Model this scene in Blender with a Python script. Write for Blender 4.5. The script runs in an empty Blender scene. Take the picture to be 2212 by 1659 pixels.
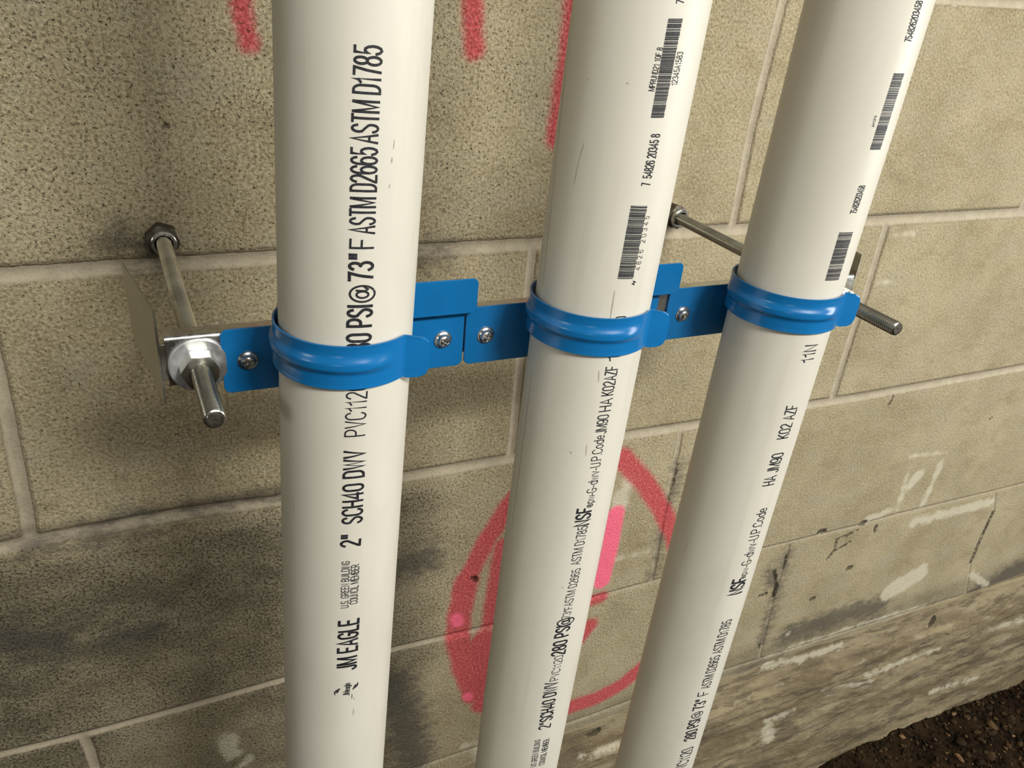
import bpy, bmesh, math, random
import numpy as np
from mathutils import Vector, Matrix

SC = bpy.context.scene
COL = SC.collection
PI = math.pi
random.seed(4)

# ------------------------------------------------------------------ camera
cam_data = bpy.data.cameras.new('camera')
cam = bpy.data.objects.new('camera', cam_data)
COL.objects.link(cam)
SC.camera = cam
cam_data.sensor_width = 36.0
cam_data.lens = 27.99
cam_data.clip_start = 0.01
RIGHT = Vector((0.90605917, -0.41382557, 0.08834692))
DOWN = Vector((-0.12343158, -0.45817319, -0.88025108))
FWD = Vector((0.4047486, 0.78665477, -0.46621117))
m = Matrix((RIGHT, -DOWN, -FWD)).transposed().to_4x4()
m.translation = Vector((-0.29793758, -0.55732062, 0.20087773))
cam.matrix_world = m

# ------------------------------------------------------------------ world, lamps, exposure
w = bpy.data.worlds.new('world')
SC.world = w
w.use_nodes = True
wt = w.node_tree
tc = wt.nodes.new('ShaderNodeTexCoord')
sx = wt.nodes.new('ShaderNodeSeparateXYZ')
rp = wt.nodes.new('ShaderNodeValToRGB')
wt.links.new(tc.outputs['Generated'], sx.inputs[0])
mr = wt.nodes.new('ShaderNodeMapRange')
mr.inputs[1].default_value, mr.inputs[2].default_value = -1, 1
wt.links.new(sx.outputs['Z'], mr.inputs[0])
wt.links.new(mr.outputs[0], rp.inputs[0])
mx = wt.nodes.new('ShaderNodeMapRange')
mx.inputs[1].default_value, mx.inputs[2].default_value = -.9, .9
mx.inputs[3].default_value, mx.inputs[4].default_value = .25, 1.6
wt.links.new(sx.outputs['X'], mx.inputs[0])
vm = wt.nodes.new('ShaderNodeVectorMath')
vm.operation = 'SCALE'
wt.links.new(mx.outputs[0], vm.inputs['Scale'])
e0, e1 = rp.color_ramp.elements[0], rp.color_ramp.elements[1]
e0.position, e0.color = .0, (.25, .20, .13, 1)
e1.position, e1.color = .45, (.50, .45, .34, 1)
for ps, cl in ((.62, (1.0, .96, .84)), (.75, (1.5, 1.45, 1.3)), (1.0, (1.2, 1.15, 1.0))):
    el_ = rp.color_ramp.elements.new(ps)
    el_.color = (*cl, 1)
wt.links.new(rp.outputs[0], vm.inputs[0])
wt.links.new(vm.outputs[0], wt.nodes['Background'].inputs[0])
wt.nodes['Background'].inputs[1].default_value = 0.07
SC.view_settings.view_transform = 'Standard'
SC.view_settings.look = 'None'
SC.view_settings.exposure = 0.15
SC.view_settings.gamma = 1.0


def lamp(name, az, el, dist, sx, sy, watts, col, roll=0.0, target=(-0.05, -0.1, -0.05)):
    """ceiling lamp of the room: az = degrees to the right of the wall's normal"""
    a, e = math.radians(az), math.radians(el)
    t = Vector(target)
    p = t + dist * Vector((math.cos(e) * math.sin(a), -math.cos(e) * math.cos(a), math.sin(e)))
    d = bpy.data.lights.new(name, 'AREA')
    d.shape = 'RECTANGLE'
    d.size, d.size_y, d.energy, d.color = sx, sy, watts, col
    o = bpy.data.objects.new(name, d)
    COL.objects.link(o)
    o.location = p
    q = (t - p).to_track_quat('-Z', 'Y')
    o.rotation_euler = (q.to_matrix().to_4x4() @ Matrix.Rotation(roll, 4, 'Z')).to_euler()
    return o


lamp('ceiling_lamp_front', 10, 38, 2.0, 0.45, 0.12, 23, (1.0, 0.965, 0.87))
lamp('ceiling_lamp_middle', 26, 34, 2.2, 1.00, 0.50, 17, (1.0, 0.97, 0.89))
lamp('ceiling_lamp_right', 44, 12, 1.5, 0.90, 0.50, 14, (1.0, 0.975, 0.91), target=(0.55, 0, -0.2))
lamp('ceiling_lamp_near_left', -8, 40, 2.2, 0.60, 0.20, 5, (1.0, 0.96, 0.86))
lamp('ceiling_lamp_left', -28, 1, 3.0, 0.25, 0.15, 2.5, (1.0, 0.95, 0.82))
lamp('ceiling_lamp_far_left', -72, 14, 3.0, 0.5, 0.3, 6, (1.0, 0.95, 0.80))

# ------------------------------------------------------------------ measured tables (metres, wall coordinates x,z)
JOINTS = [
    ["bed", [[-0.8785, -0.0011], [-0.3785, -0.0011], [-0.3072, -0.0001], [-0.2083, 0.0005], [-0.0932, -0.0007], [-0.0011, -0.0009], [0.1268, 0.0015], [0.3671, 0.0027], [0.6146, 0.0031], [1.8146, 0.0031]], 0.0059, 1.0],
    ["bed", [[-0.9163, -0.2096], [-0.4163, -0.2096], [-0.3985, -0.2082], [-0.3458, -0.2075], [-0.2899, -0.207], [-0.2184, -0.2113], [-0.1047, -0.2101], [-0.0037, -0.2109], [0.1237, -0.2077], [0.21, -0.2098], [0.3671, -0.2101], [0.4512, -0.2118], [0.7435, -0.2113], [1.9435, -0.2113]], 0.0059, 1.0],
    ["bed", [[-0.9544, -0.4194], [-0.4544, -0.4194], [-0.3912, -0.4225], [-0.3106, -0.4224], [-0.2232, -0.4205], [-0.1161, -0.4192], [-0.0075, -0.4241], [0.0363, -0.423]], 0.004, 0.8],
    ["bed", [[0.0363, -0.423], [0.118, -0.4215], [0.2057, -0.4212], [0.3637, -0.416], [0.531, -0.42], [0.598, -0.4182], [0.8014, -0.4237], [0.8716, -0.4245], [2.0716, -0.4245]], 0.0028, 0.3],
    ["bed", [[-1.0, -0.616], [-0.0023, -0.6159], [0.0967, -0.6273], [0.1504, -0.6276], [0.2326, -0.623], [0.4333, -0.6291], [0.7533, -0.6373], [1.0042, -0.645], [2.2042, -0.645]], 0.0032, 0.35],
    ["bed", [[-1.0, 0.204], [0.3836, 0.2062], [0.4908, 0.2092], [1.6908, 0.2092]], 0.005, 1.0],
    ["head", [[-0.3918, -0.0325], [-0.3923, -0.0889], [-0.3933, -0.1173], [-0.394, -0.1468], [-0.3949, -0.1785], [-0.3963, -0.2058]], 0.005, 1.0],
    ["head", [[-0.0042, -0.0035], [-0.0046, -0.0462], [-0.0051, -0.1221], [-0.0043, -0.1953], [-0.0053, -0.2096]], 0.0045, 0.75],
    ["head", [[0.4004, 0.0009], [0.4002, -0.0094], [0.4021, -0.0769], [0.4, -0.1318], [0.4008, -0.1947], [0.4021, -0.2057]], 0.0048, 0.95],
    ["head", [[0.2005, 0.1969], [0.1995, 0.1877], [0.1969, 0.1259], [0.1962, 0.0925], [0.1992, 0.0197], [0.1995, 0.005]], 0.0044, 0.95],
    ["head", [[0.1899, -0.2098], [0.1917, -0.2306], [0.1919, -0.3083], [0.1954, -0.4119], [0.1954, -0.4182]], 0.0032, 0.35],
    ["head", [[0.405, -0.4224], [0.4071, -0.4335], [0.4076, -0.509], [0.4146, -0.5922], [0.4183, -0.6236]], 0.003, 0.2],
    ["head", [[-0.3932, -0.424], [-0.3908, -0.445], [-0.3902, -0.4671]], 0.0046, 0.9],
    ["head", [[0.8061, -0.4248], [0.8248, -0.4674], [0.824, -0.5141], [0.8261, -0.5681], [0.8534, -0.6408]], 0.003, 0.1],
    ["head", [[-0.196, 0.205], [-0.2, 0]], 0.0045, 0.9],
    ["head", [[-0.205, -0.209], [-0.205, -0.42]], 0.0045, 0.9],
    ["head", [[0.0, -0.42], [0.0, -0.617]], 0.004, 0.8],
    ["head", [[-0.61, 0.2], [-0.61, 0]], 0.005, 1],
    ["head", [[-0.61, -0.21], [-0.61, -0.42]], 0.005, 1],
    ["head", [[-0.8, -0.0], [-0.8, -0.21]], 0.005, 1],
    ["head", [[0, 0.205], [0, 0.41]], 0.005, 1],
    ["head", [[0.4, 0.205], [0.4, 0.41]], 0.005, 1],
    ["head", [[-0.4, 0.205], [-0.4, 0.41]], 0.005, 1],
    ["bed", [[-1, 0.41], [2.4, 0.41]], 0.005, 1],
    ["bed", [[-1, 0.61], [2.4, 0.61]], 0.005, 1],
    ["head", [[0.61, 0.2], [0.61, 0.003]], 0.005, 0.9],
    ["head", [[1.01, 0.2], [1.01, 0.003]], 0.005, 0.9],
    ["head", [[0.83, 0], [0.83, -0.21]], 0.004, 0.8],
    ["head", [[1.24, 0], [1.24, -0.21]], 0.004, 0.8],
    ["head", [[1.05, -0.21], [1.05, -0.42]], 0.004, 0.6],
    ["head", [[1.45, -0.21], [1.45, -0.42]], 0.004, 0.6],
]
RED = [
    [[[-0.2225, 0.1737], [-0.2216, 0.1584], [-0.2191, 0.1422]], 0.0063],
    [[[-0.0708, 0.1844], [-0.0692, 0.1616], [-0.0673, 0.1453]], 0.0079],
    [[[0.0064, 0.1899], [0.0072, 0.1627], [0.0061, 0.1309], [0.0049, 0.1043], [0.004, 0.0836]], 0.0072],
    [[[0.1236, -0.2344], [0.1595, -0.2736], [0.1908, -0.3175], [0.2127, -0.3519], [0.2345, -0.4054], [0.245, -0.4817], [0.2199, -0.5594]], 0.0118],
    [[[0.2199, -0.5594], [0.187, -0.5863], [0.1516, -0.597], [0.1121, -0.5972]], 0.0124],
    [[[0.1121, -0.5972], [0.0413, -0.5812], [-0.0092, -0.5406]], 0.0124],
    [[[0.1236, -0.2344], [0.074, -0.2113], [0.0345, -0.2226], [-0.001, -0.2643], [-0.0223, -0.3045], [-0.04, -0.3501]], 0.0114],
    [[[-0.04, -0.3501], [-0.0452, -0.3953], [-0.0442, -0.4282], [-0.0345, -0.4725], [-0.0191, -0.5216]], 0.014],
    [[[-0.0038, -0.3152], [-0.0079, -0.3689], [-0.0089, -0.4203]], 0.0095],
    [[[-0.0141, -0.442], [-0.0145, -0.5088]], 0.017],
    [[[0.1299, -0.4238], [0.112, -0.4252]], 0.0086],
    [[[0.1192, -0.4643], [0.1055, -0.4837]], 0.0116],
]
HOT = [
    [[[0.1278, -0.3058], [0.1284, -0.3499], [0.1258, -0.3986]], 0.0109],
    [[[-0.0486, -0.3974], [-0.0456, -0.4048]], 0.0061],
    [[[-0.0287, -0.52], [-0.025, -0.5244]], 0.005],
]
WHITE = [
    [[[0.5786, -0.3185], [0.6525, -0.3274]], 0.0023],
    [[[0.6484, -0.343], [0.6488, -0.3811], [0.6449, -0.4117]], 0.0053],
    [[[0.5877, -0.3384], [0.591, -0.3726], [0.5944, -0.4079]], 0.0041],
    [[[0.6117, -0.3543], [0.6018, -0.3711]], 0.0092],
    [[[0.1378, -0.2661], [0.1323, -0.2826], [0.1296, -0.3002]], 0.0092],
    [[[0.7051, -0.5543], [0.6538, -0.5709]], 0.0193],
    [[[0.4324, -0.6261], [0.5133, -0.6257], [0.6053, -0.6264], [0.7511, -0.6327]], 0.0035],
    [[[0.4339, -0.6476], [0.5058, -0.6555], [0.5841, -0.657]], 0.006],
    [[[0.8356, -0.8336], [0.9714, -0.8426]], 0.0033],
    [[[0.4624, -0.7714], [0.4715, -0.7898]], 0.0125],
    [[[-0.2781, -0.481], [-0.276, -0.4987]], 0.01],
    [[[-0.2619, -0.5156], [-0.269, -0.5226]], 0.0043],
    [[[-0.0248, -0.604], [-0.01, -0.6075], [-0.0104, -0.6352]], 0.004],
    [[[0.4113, -0.0134], [0.4458, -0.0141]], 0.0011],
    [[[0.4137, -0.0667], [0.4413, -0.0662]], 0.0012],
    [[[0.6433, -0.4418], [0.7246, -0.4423], [0.8066, -0.4443]], 0.0085],
    [[[0.5416, -0.4125], [0.5865, -0.4061]], 0.0047],
    [[[0.6449, -0.7264], [0.8151, -0.7308]], 0.0049],
    [[[0.5587, -0.7289], [0.6616, -0.743]], 0.0038],
    [[[0.9421, -0.7312], [1.0483, -0.744]], 0.0064],
    [[[0.4569, -0.7528], [0.51, -0.7497]], 0.0035],
    [[[0.1347, -0.6862], [0.2017, -0.6878]], 0.0026],
    [[[0.8455, -0.5944], [0.8994, -0.6317]], 0.0068],
    [[[0.4591, -0.5935], [0.4614, -0.5952]], 0.002],
    [[[0.1394, -0.3724], [0.1819, -0.3706]], 0.0027],
]
DARK = [
    [[[0.4671, -0.7223], [0.5599, -0.7324], [0.6497, -0.7385]], 0.0053],  # dark underside of the footing ledge, its shade put into the colour
    [[[0.3908, -0.6423], [0.4775, -0.6498], [0.5704, -0.6579]], 0.0042],
    [[[0.7656, -0.6501], [0.8767, -0.653]], 0.0055],
    [[[0.705, -0.7489], [0.7175, -0.7909]], 0.0054],
    [[[0.3371, -0.6835], [0.437, -0.6861]], 0.0052],
    [[[0.4087, -0.4385], [0.412, -0.5104], [0.415, -0.5906]], 0.0041],
    [[[0.2016, -0.2613], [0.1967, -0.3221], [0.1974, -0.409]], 0.0017],
    [[[0.3829, -0.4544], [0.4011, -0.483]], 0.0045],
    [[[-0.3578, -0.3207], [-0.3403, -0.3194], [-0.3245, -0.3216]], 0.004],
    [[[0.8903, -0.6571], [0.9411, -0.644], [1.0135, -0.6241]], 0.0352],
    [[[0.4598, -0.5955], [0.5918, -0.5925], [0.6419, -0.5993]], 0.0167],
    [[[0.4477, -0.8444], [0.601, -0.8487], [0.7377, -0.8263], [1.1407, -0.8721]], 0.0281],
    [[[0.6686, -0.7353], [0.7587, -0.7267]], 0.0108],
    [[[0.5081, -0.7439], [0.657, -0.7568]], 0.0128],
    [[[0.4569, -0.7528], [0.5119, -0.7556]], 0.0092],
    [[[-0.0976, -0.0049], [-0.0797, -0.0049]], 0.0031],
    [[[-0.3998, -0.2158], [-0.3565, -0.2137], [-0.3149, -0.2197]], 0.0022],
    [[[-0.3583, -0.2044], [-0.313, -0.2029], [-0.2619, -0.2057], [-0.2182, -0.2076]], 0.0025],
    [[[0.1622, -0.663], [0.2413, -0.6662]], 0.0061],
    [[[0.7639, -0.8884], [0.759, -0.8126]], 0.0127],
    [[[-0.3088, 0.02], [-0.2892, 0.0094]], 0.0085],  # dark patch at the lower left of the rod base
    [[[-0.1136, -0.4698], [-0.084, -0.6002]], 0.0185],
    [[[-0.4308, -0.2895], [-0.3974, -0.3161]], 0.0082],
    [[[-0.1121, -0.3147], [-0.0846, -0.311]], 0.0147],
]
PITS = [
    [[[-0.0325, -0.3487], [-0.0308, -0.3516]], 0.0032],
    [[[0.455, -0.4127], [0.4632, -0.4132]], 0.0044],
    [[[0.5324, -0.4173], [0.5374, -0.4169]], 0.0042],
    [[[0.5653, -0.4387], [0.5636, -0.4304]], 0.0029],
    [[[0.5282, -0.4279], [0.494, -0.4348], [0.4965, -0.4527], [0.4871, -0.4677]], 0.0019],
    [[[0.5214, -0.445], [0.4991, -0.455]], 0.0014],
    [[[0.3944, -0.4615], [0.4068, -0.4863], [0.4076, -0.509]], 0.0027],
    [[[0.3927, -0.4988], [0.3817, -0.5011]], 0.0027],
    [[[0.5379, -0.4964], [0.5431, -0.4962]], 0.004],
    [[[0.4837, -0.5357], [0.4887, -0.5356]], 0.003],
    [[[0.7782, -0.672], [0.7839, -0.6659]], 0.0059],
    [[[-0.2734, 0.0913], [-0.2719, 0.0924]], 0.0008],
    [[[0.1482, -0.6621], [0.1614, -0.6583]], 0.004],
    [[[0.8248, -0.4674], [0.824, -0.5141], [0.8268, -0.5655]], 0.0024],
    [[[0.4079, -0.4383], [0.4109, -0.4623]], 0.0013],
    [[[0.41, -0.5958], [0.4142, -0.6043]], 0.0015],
    [[[0.1971, -0.2545], [0.1956, -0.3029]], 0.0008],
    [[[0.7182, -0.2854], [0.7194, -0.2841]], 0.0018],
    [[[0.5058, -0.2181], [0.5015, -0.2335]], 0.0011],
]
TEXT = [
    [0, "JMeagle", -0.2019, -0.0932, -0.1925, -0.0836, 0.00329, 2.2],
    [0, "JM EAGLE", -0.1821, -0.0997, -0.1461, -0.0876, 0.00981, 2],
    [0, "U.S. GREEN BUILDING", -0.137, -0.1685, -0.1064, -0.1716, 0.00366, 1],
    [0, "COUNCIL MEMBER", -0.1351, -0.0179, -0.1093, -0.0143, 0.00381, 1],
    [0, "2\"", -0.097, -0.1046, -0.0899, -0.0958, 0.00902, 2],
    [0, "SCH40 DWV", -0.0829, -0.087, -0.0417, -0.0878, 0.00914, 1.6],
    [0, "PVC1120", -0.0335, -0.0885, -0.0064, -0.0801, 0.00887, -0.3],
    [0, "280 PSI", 0.005, -0.0779, 0.0302, -0.0742, 0.00984, 1.6],
    [0, "@", 0.032, -0.0761, 0.0392, -0.0772, 0.00998, 1.0],
    [0, "73\"", 0.0414, -0.0763, 0.0527, -0.0819, 0.00943, 1.6],
    [0, "F", 0.0553, -0.0784, 0.0589, -0.0762, 0.0093, 0.2],
    [0, "ASTM D2665", 0.0614, -0.0789, 0.0948, -0.0856, 0.00972, 0.3],
    [0, "ASTM D1785", 0.0967, -0.0877, 0.1306, -0.0762, 0.00971, 0.3],
    [1, "US GREEN BUILDING", -0.3286, -0.1637, -0.3004, -0.1696, 0.00379, 0.8],
    [1, "COUNCIL MEMBER", -0.3292, 0.0491, -0.3025, 0.0573, 0.00441, 0.8],
    [1, "2\"", -0.2901, -0.0588, -0.2837, -0.0539, 0.00831, 1.2],
    [1, "SCH40 DWV", -0.2824, -0.0487, -0.2456, -0.0851, 0.00878, 1.6],
    [1, "PVC1120", -0.2439, -0.0387, -0.2218, -0.0256, 0.00592, 0],
    [1, "280 PSI", -0.2208, -0.0524, -0.1956, -0.0488, 0.00912, 1.8],
    [1, "@", -0.1956, -0.0488, -0.1895, -0.0375, 0.01109, 0.6],
    [1, "73°F", -0.1895, -0.0375, -0.1801, -0.0117, 0.00535, 0],
    [1, "ASTM D2665", -0.1791, -0.0377, -0.1501, 0.0067, 0.00561, 0.2],
    [1, "ASTM D1785", -0.1465, -0.0434, -0.1181, -0.0271, 0.00598, 0.2],
    [1, "NSF", -0.1172, -0.0614, -0.105, -0.0598, 0.00882, 1.9],
    [1, "®pw", -0.1048, 0.0076, -0.0965, 0.0193, 0.00537, 0],
    [1, "-G-dwv-U.P.Code", -0.0965, 0.0193, -0.0567, -0.0318, 0.00606, 0],
    [1, "JM90", -0.0556, -0.0197, -0.044, -0.0336, 0.00638, 0.3],
    [1, "HA", -0.0415, -0.021, -0.0342, -0.029, 0.00689, 0.3],
    [1, "K02AZF", -0.0319, -0.0335, -0.0151, -0.0384, 0.00671, 0.3],
    [1, "11N O", -0.0116, -0.0512, 0.0127, -0.0478, 0.00646, 0.3],
    [1, "7  54826 20345 8", 0.0777, -0.0437, 0.1004, -0.0327, 0.00436, 1],
    [1, "MPRUND21 1OF 8", 0.1183, -0.2319, 0.1355, -0.2159, 0.00247, 1.2],
    [1, "12345A1583", 0.1211, 0.1256, 0.1344, 0.1277, 0.00318, 0.3],
    [1, "754826", 0.1526, -0.036, 0.1639, -0.0831, 0.00346, 1],
    [1, "4 8 2 6   2 0 3 4 5", 0.0368, 0.0987, 0.0633, 0.0888, 0.00284, 0],
    [1, "~", 0.0293, 0.0708, 0.0312, 0.066, 0.00629, 0],
    [2, "PVC1120", -0.3911, -0.0317, -0.3635, 0.0057, 0.0107, 0],
    [2, "280 PSI", -0.3533, -0.0354, -0.3301, -0.0589, 0.00995, 1.2],
    [2, "@", -0.3281, -0.0623, -0.3215, -0.0622, 0.00964, 0.4],
    [2, "73\"", -0.319, -0.0552, -0.3075, -0.0562, 0.00962, 1.2],
    [2, "F", -0.3037, -0.0482, -0.2997, -0.055, 0.00911, 0],
    [2, "ASTM D2665 ASTM D1785", -0.2964, -0.0424, -0.2292, -0.0021, 0.00819, 0.2],
    [2, "NSF", -0.2048, -0.0105, -0.1913, 0.0012, 0.01119, 1.9],
    [2, "®pw", -0.1917, 0.0456, -0.1828, 0.0484, 0.00602, -0.2],
    [2, "-G-dwv-U.P.Code", -0.1819, 0.0391, -0.1329, 0.0205, 0.00799, 0],
    [2, "HA JM90", -0.1142, -0.0296, -0.0906, -0.0161, 0.00871, 0.3],
    [2, "K02 AZF", -0.0794, -0.0308, -0.0564, -0.0291, 0.00835, 0.3],
    [2, "11N", -0.0274, -0.0042, -0.0167, -0.0175, 0.00892, 0.3],
    [2, "754826203458", 0.0604, -0.0045, 0.0751, 0.012, 0.00441, 0.5],
    [2, "754826203458", 0.1444, 0.0322, 0.162, 0.0196, 0.00442, 0.8],
    [2, "JM1OF8", 0.1044, -0.1547, 0.1099, -0.1602, 0.00136, 1],
]
BARS = [
    [1, [0.0327, -0.2351], [0.0325, 0.0479], [0.0684, -0.2294], [0.0682, 0.0601], 62, 3],
    [1, [0.1073, -0.1654], [0.1076, 0.0508], [0.1467, -0.1708], [0.1472, 0.0556], 76, 5],
    [2, [0.0935, -0.0724], [0.0935, 0.1984], [0.1301, -0.0591], [0.1303, 0.2037], 70, 7],
    [2, [0.0229, -0.1766], [0.0228, 0.1664], [0.0501, -0.1823], [0.0501, 0.1498], 58, 9],
]
SCUFF0 = [
    [0.0978, 0.3118, 0.0943, 0.3047, 0.0004],
    [0.0912, 0.2897, 0.089, 0.2868, 0.0007],
    [0.0808, 0.2743, 0.0793, 0.27, 0.0005],
    [-0.2047, 0.0632, -0.2072, 0.0567, 0.0003],
    [-0.2139, 0.0542, -0.2195, 0.0505, 0.0005],
]
SCUFF1 = [
    [0.0928, -1.0996, 0.0838, -1.1485, 0.0003],
    [0.0838, -1.1485, 0.0734, -1.1754, 0.0003],
    [0.0265, -0.2456, 0.0114, -0.2373, 0.0006],
    [0.1193, -1.1959, 0.1186, -1.1828, 0.0007],
    [0.1206, -0.5927, 0.1199, -0.582, 0.0007],
    [-0.0669, -0.5283, -0.0682, -0.5053, 0.0007],
    [-0.1629, -0.2449, -0.164, -0.2109, 0.0008],
    [-0.0618, -0.2527, -0.0692, -0.2402, 0.0004],
    [-0.0169, -0.2727, -0.0236, -0.2447, 0.0005],
]
SEAM = [
    [0.1519, -1.9401, 0.0688, -1.6911, 0.0003],
    [0.0688, -1.6911, 0.0177, -1.6052, 0.0003],
    [-0.0295, -1.5761, -0.139, -1.5714, 0.0003],
]
LEAF = [[-0.00787, -0.1994, -0.00627, -0.1956, 0.0006, 0.0004], [-0.00887, -0.2008, -0.00787, -0.1966, 0.0004, 0.0006], [0.00053, -0.1984, 0.00213, -0.1948, 0.0006, -0.0004], [0.00173, -0.1976, 0.00333, -0.1938, 0.0005, -0.0006], [0.00033, -0.2057, 0.00033, -0.2017, 0.0002, 0]]

# ------------------------------------------------------------------ helpers
def mesh_obj(name, verts, faces, mat=None, parent=None, smooth=True):
    me = bpy.data.meshes.new(name)
    me.from_pydata([tuple(v) for v in verts], [], [tuple(f) for f in faces])
    me.validate()
    me.update()
    if smooth:
        me.polygons.foreach_set('use_smooth', [True] * len(me.polygons))
    if mat:
        me.materials.append(mat)
    o = bpy.data.objects.new(name, me)
    COL.objects.link(o)
    if parent:
        o.parent = parent
    return o


def bm_obj(name, bm, mat=None, parent=None, smooth=True, sharp=35):
    bmesh.ops.recalc_face_normals(bm, faces=bm.faces)
    me = bpy.data.meshes.new(name)
    bm.to_mesh(me)
    bm.free()
    if smooth:
        me.polygons.foreach_set('use_smooth', [True] * len(me.polygons))
        me.set_sharp_from_angle(angle=math.radians(sharp))
    if mat:
        me.materials.append(mat)
    o = bpy.data.objects.new(name, me)
    COL.objects.link(o)
    if parent:
        o.parent = parent
    return o


def tag(o, label=None, cat=None, group=None, kind=None):
    if label:
        o['label'] = label
    if cat:
        o['category'] = cat
    if group:
        o['group'] = group
    if kind:
        o['kind'] = kind
    return o


def empty(name, loc, label, cat, group=None):
    o = bpy.data.objects.new(name, None)
    o.empty_display_size = 0.02
    o.location = loc
    COL.objects.link(o)
    return tag(o, label, cat, group)


def new_mat(name):
    mt = bpy.data.materials.new(name)
    mt.use_nodes = True
    nt = mt.node_tree
    b = nt.nodes['Principled BSDF']
    return mt, nt, b


class NT:
    """small wrapper for node building"""
    def __init__(self, nt):
        self.nt = nt

    def n(self, typ, **kw):
        nd = self.nt.nodes.new(typ)
        for k, v in kw.items():
            setattr(nd, k, v)
        return nd

    def link(self, a, b):
        self.nt.links.new(a, b)

    def val(self, sock, v):
        if hasattr(v, 'node'):
            self.link(v, sock)
        else:
            sock.default_value = v

    def math(self, op, a, b=None, c=None, clamp=False):
        nd = self.n('ShaderNodeMath', operation=op, use_clamp=clamp)
        self.val(nd.inputs[0], a)
        if b is not None:
            self.val(nd.inputs[1], b)
        if c is not None:
            self.val(nd.inputs[2], c)
        return nd.outputs[0]

    def step(self, v, lo, hi, a=0.0, b=1.0):
        nd = self.n('ShaderNodeMapRange', interpolation_type='SMOOTHSTEP')
        self.val(nd.inputs[0], v)
        nd.inputs[1].default_value = lo
        nd.inputs[2].default_value = hi
        self.val(nd.inputs[3], a)
        self.val(nd.inputs[4], b)
        return nd.outputs[0]

    def mix(self, fac, a, b, blend='MIX'):
        nd = self.n('ShaderNodeMix', data_type='RGBA', blend_type=blend)
        self.val(nd.inputs[0], fac)
        for i, v in ((6, a), (7, b)):
            if hasattr(v, 'node'):
                self.link(v, nd.inputs[i])
            else:
                nd.inputs[i].default_value = (v[0], v[1], v[2], 1)
        return nd.outputs[2]

    def noise(self, vec, scale, detail=3.0, rough=0.55, w=0.0):
        nd = self.n('ShaderNodeTexNoise', noise_dimensions='4D')
        self.link(vec, nd.inputs['Vector'])
        nd.inputs['W'].default_value = w
        nd.inputs['Scale'].default_value = scale
        nd.inputs['Detail'].default_value = detail
        nd.inputs['Roughness'].default_value = rough
        return nd.outputs[0]

    def mapping(self, vec, scale=(1, 1, 1), rot=(0, 0, 0)):
        nd = self.n('ShaderNodeMapping')
        self.link(vec, nd.inputs[0])
        nd.inputs['Scale'].default_value = scale
        nd.inputs['Rotation'].default_value = rot
        return nd.outputs[0]

    def attr(self, name):
        return self.n('ShaderNodeAttribute', attribute_name=name).outputs['Fac']

    def obj(self):
        return self.n('ShaderNodeTexCoord').outputs['Object']

    def bump(self, h, strength, dist, normal=None):
        nd = self.n('ShaderNodeBump')
        nd.inputs['Strength'].default_value = strength
        nd.inputs['Distance'].default_value = dist
        self.link(h, nd.inputs['Height'])
        if normal is not None:
            self.link(normal, nd.inputs['Normal'])
        return nd.outputs[0]


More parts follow.
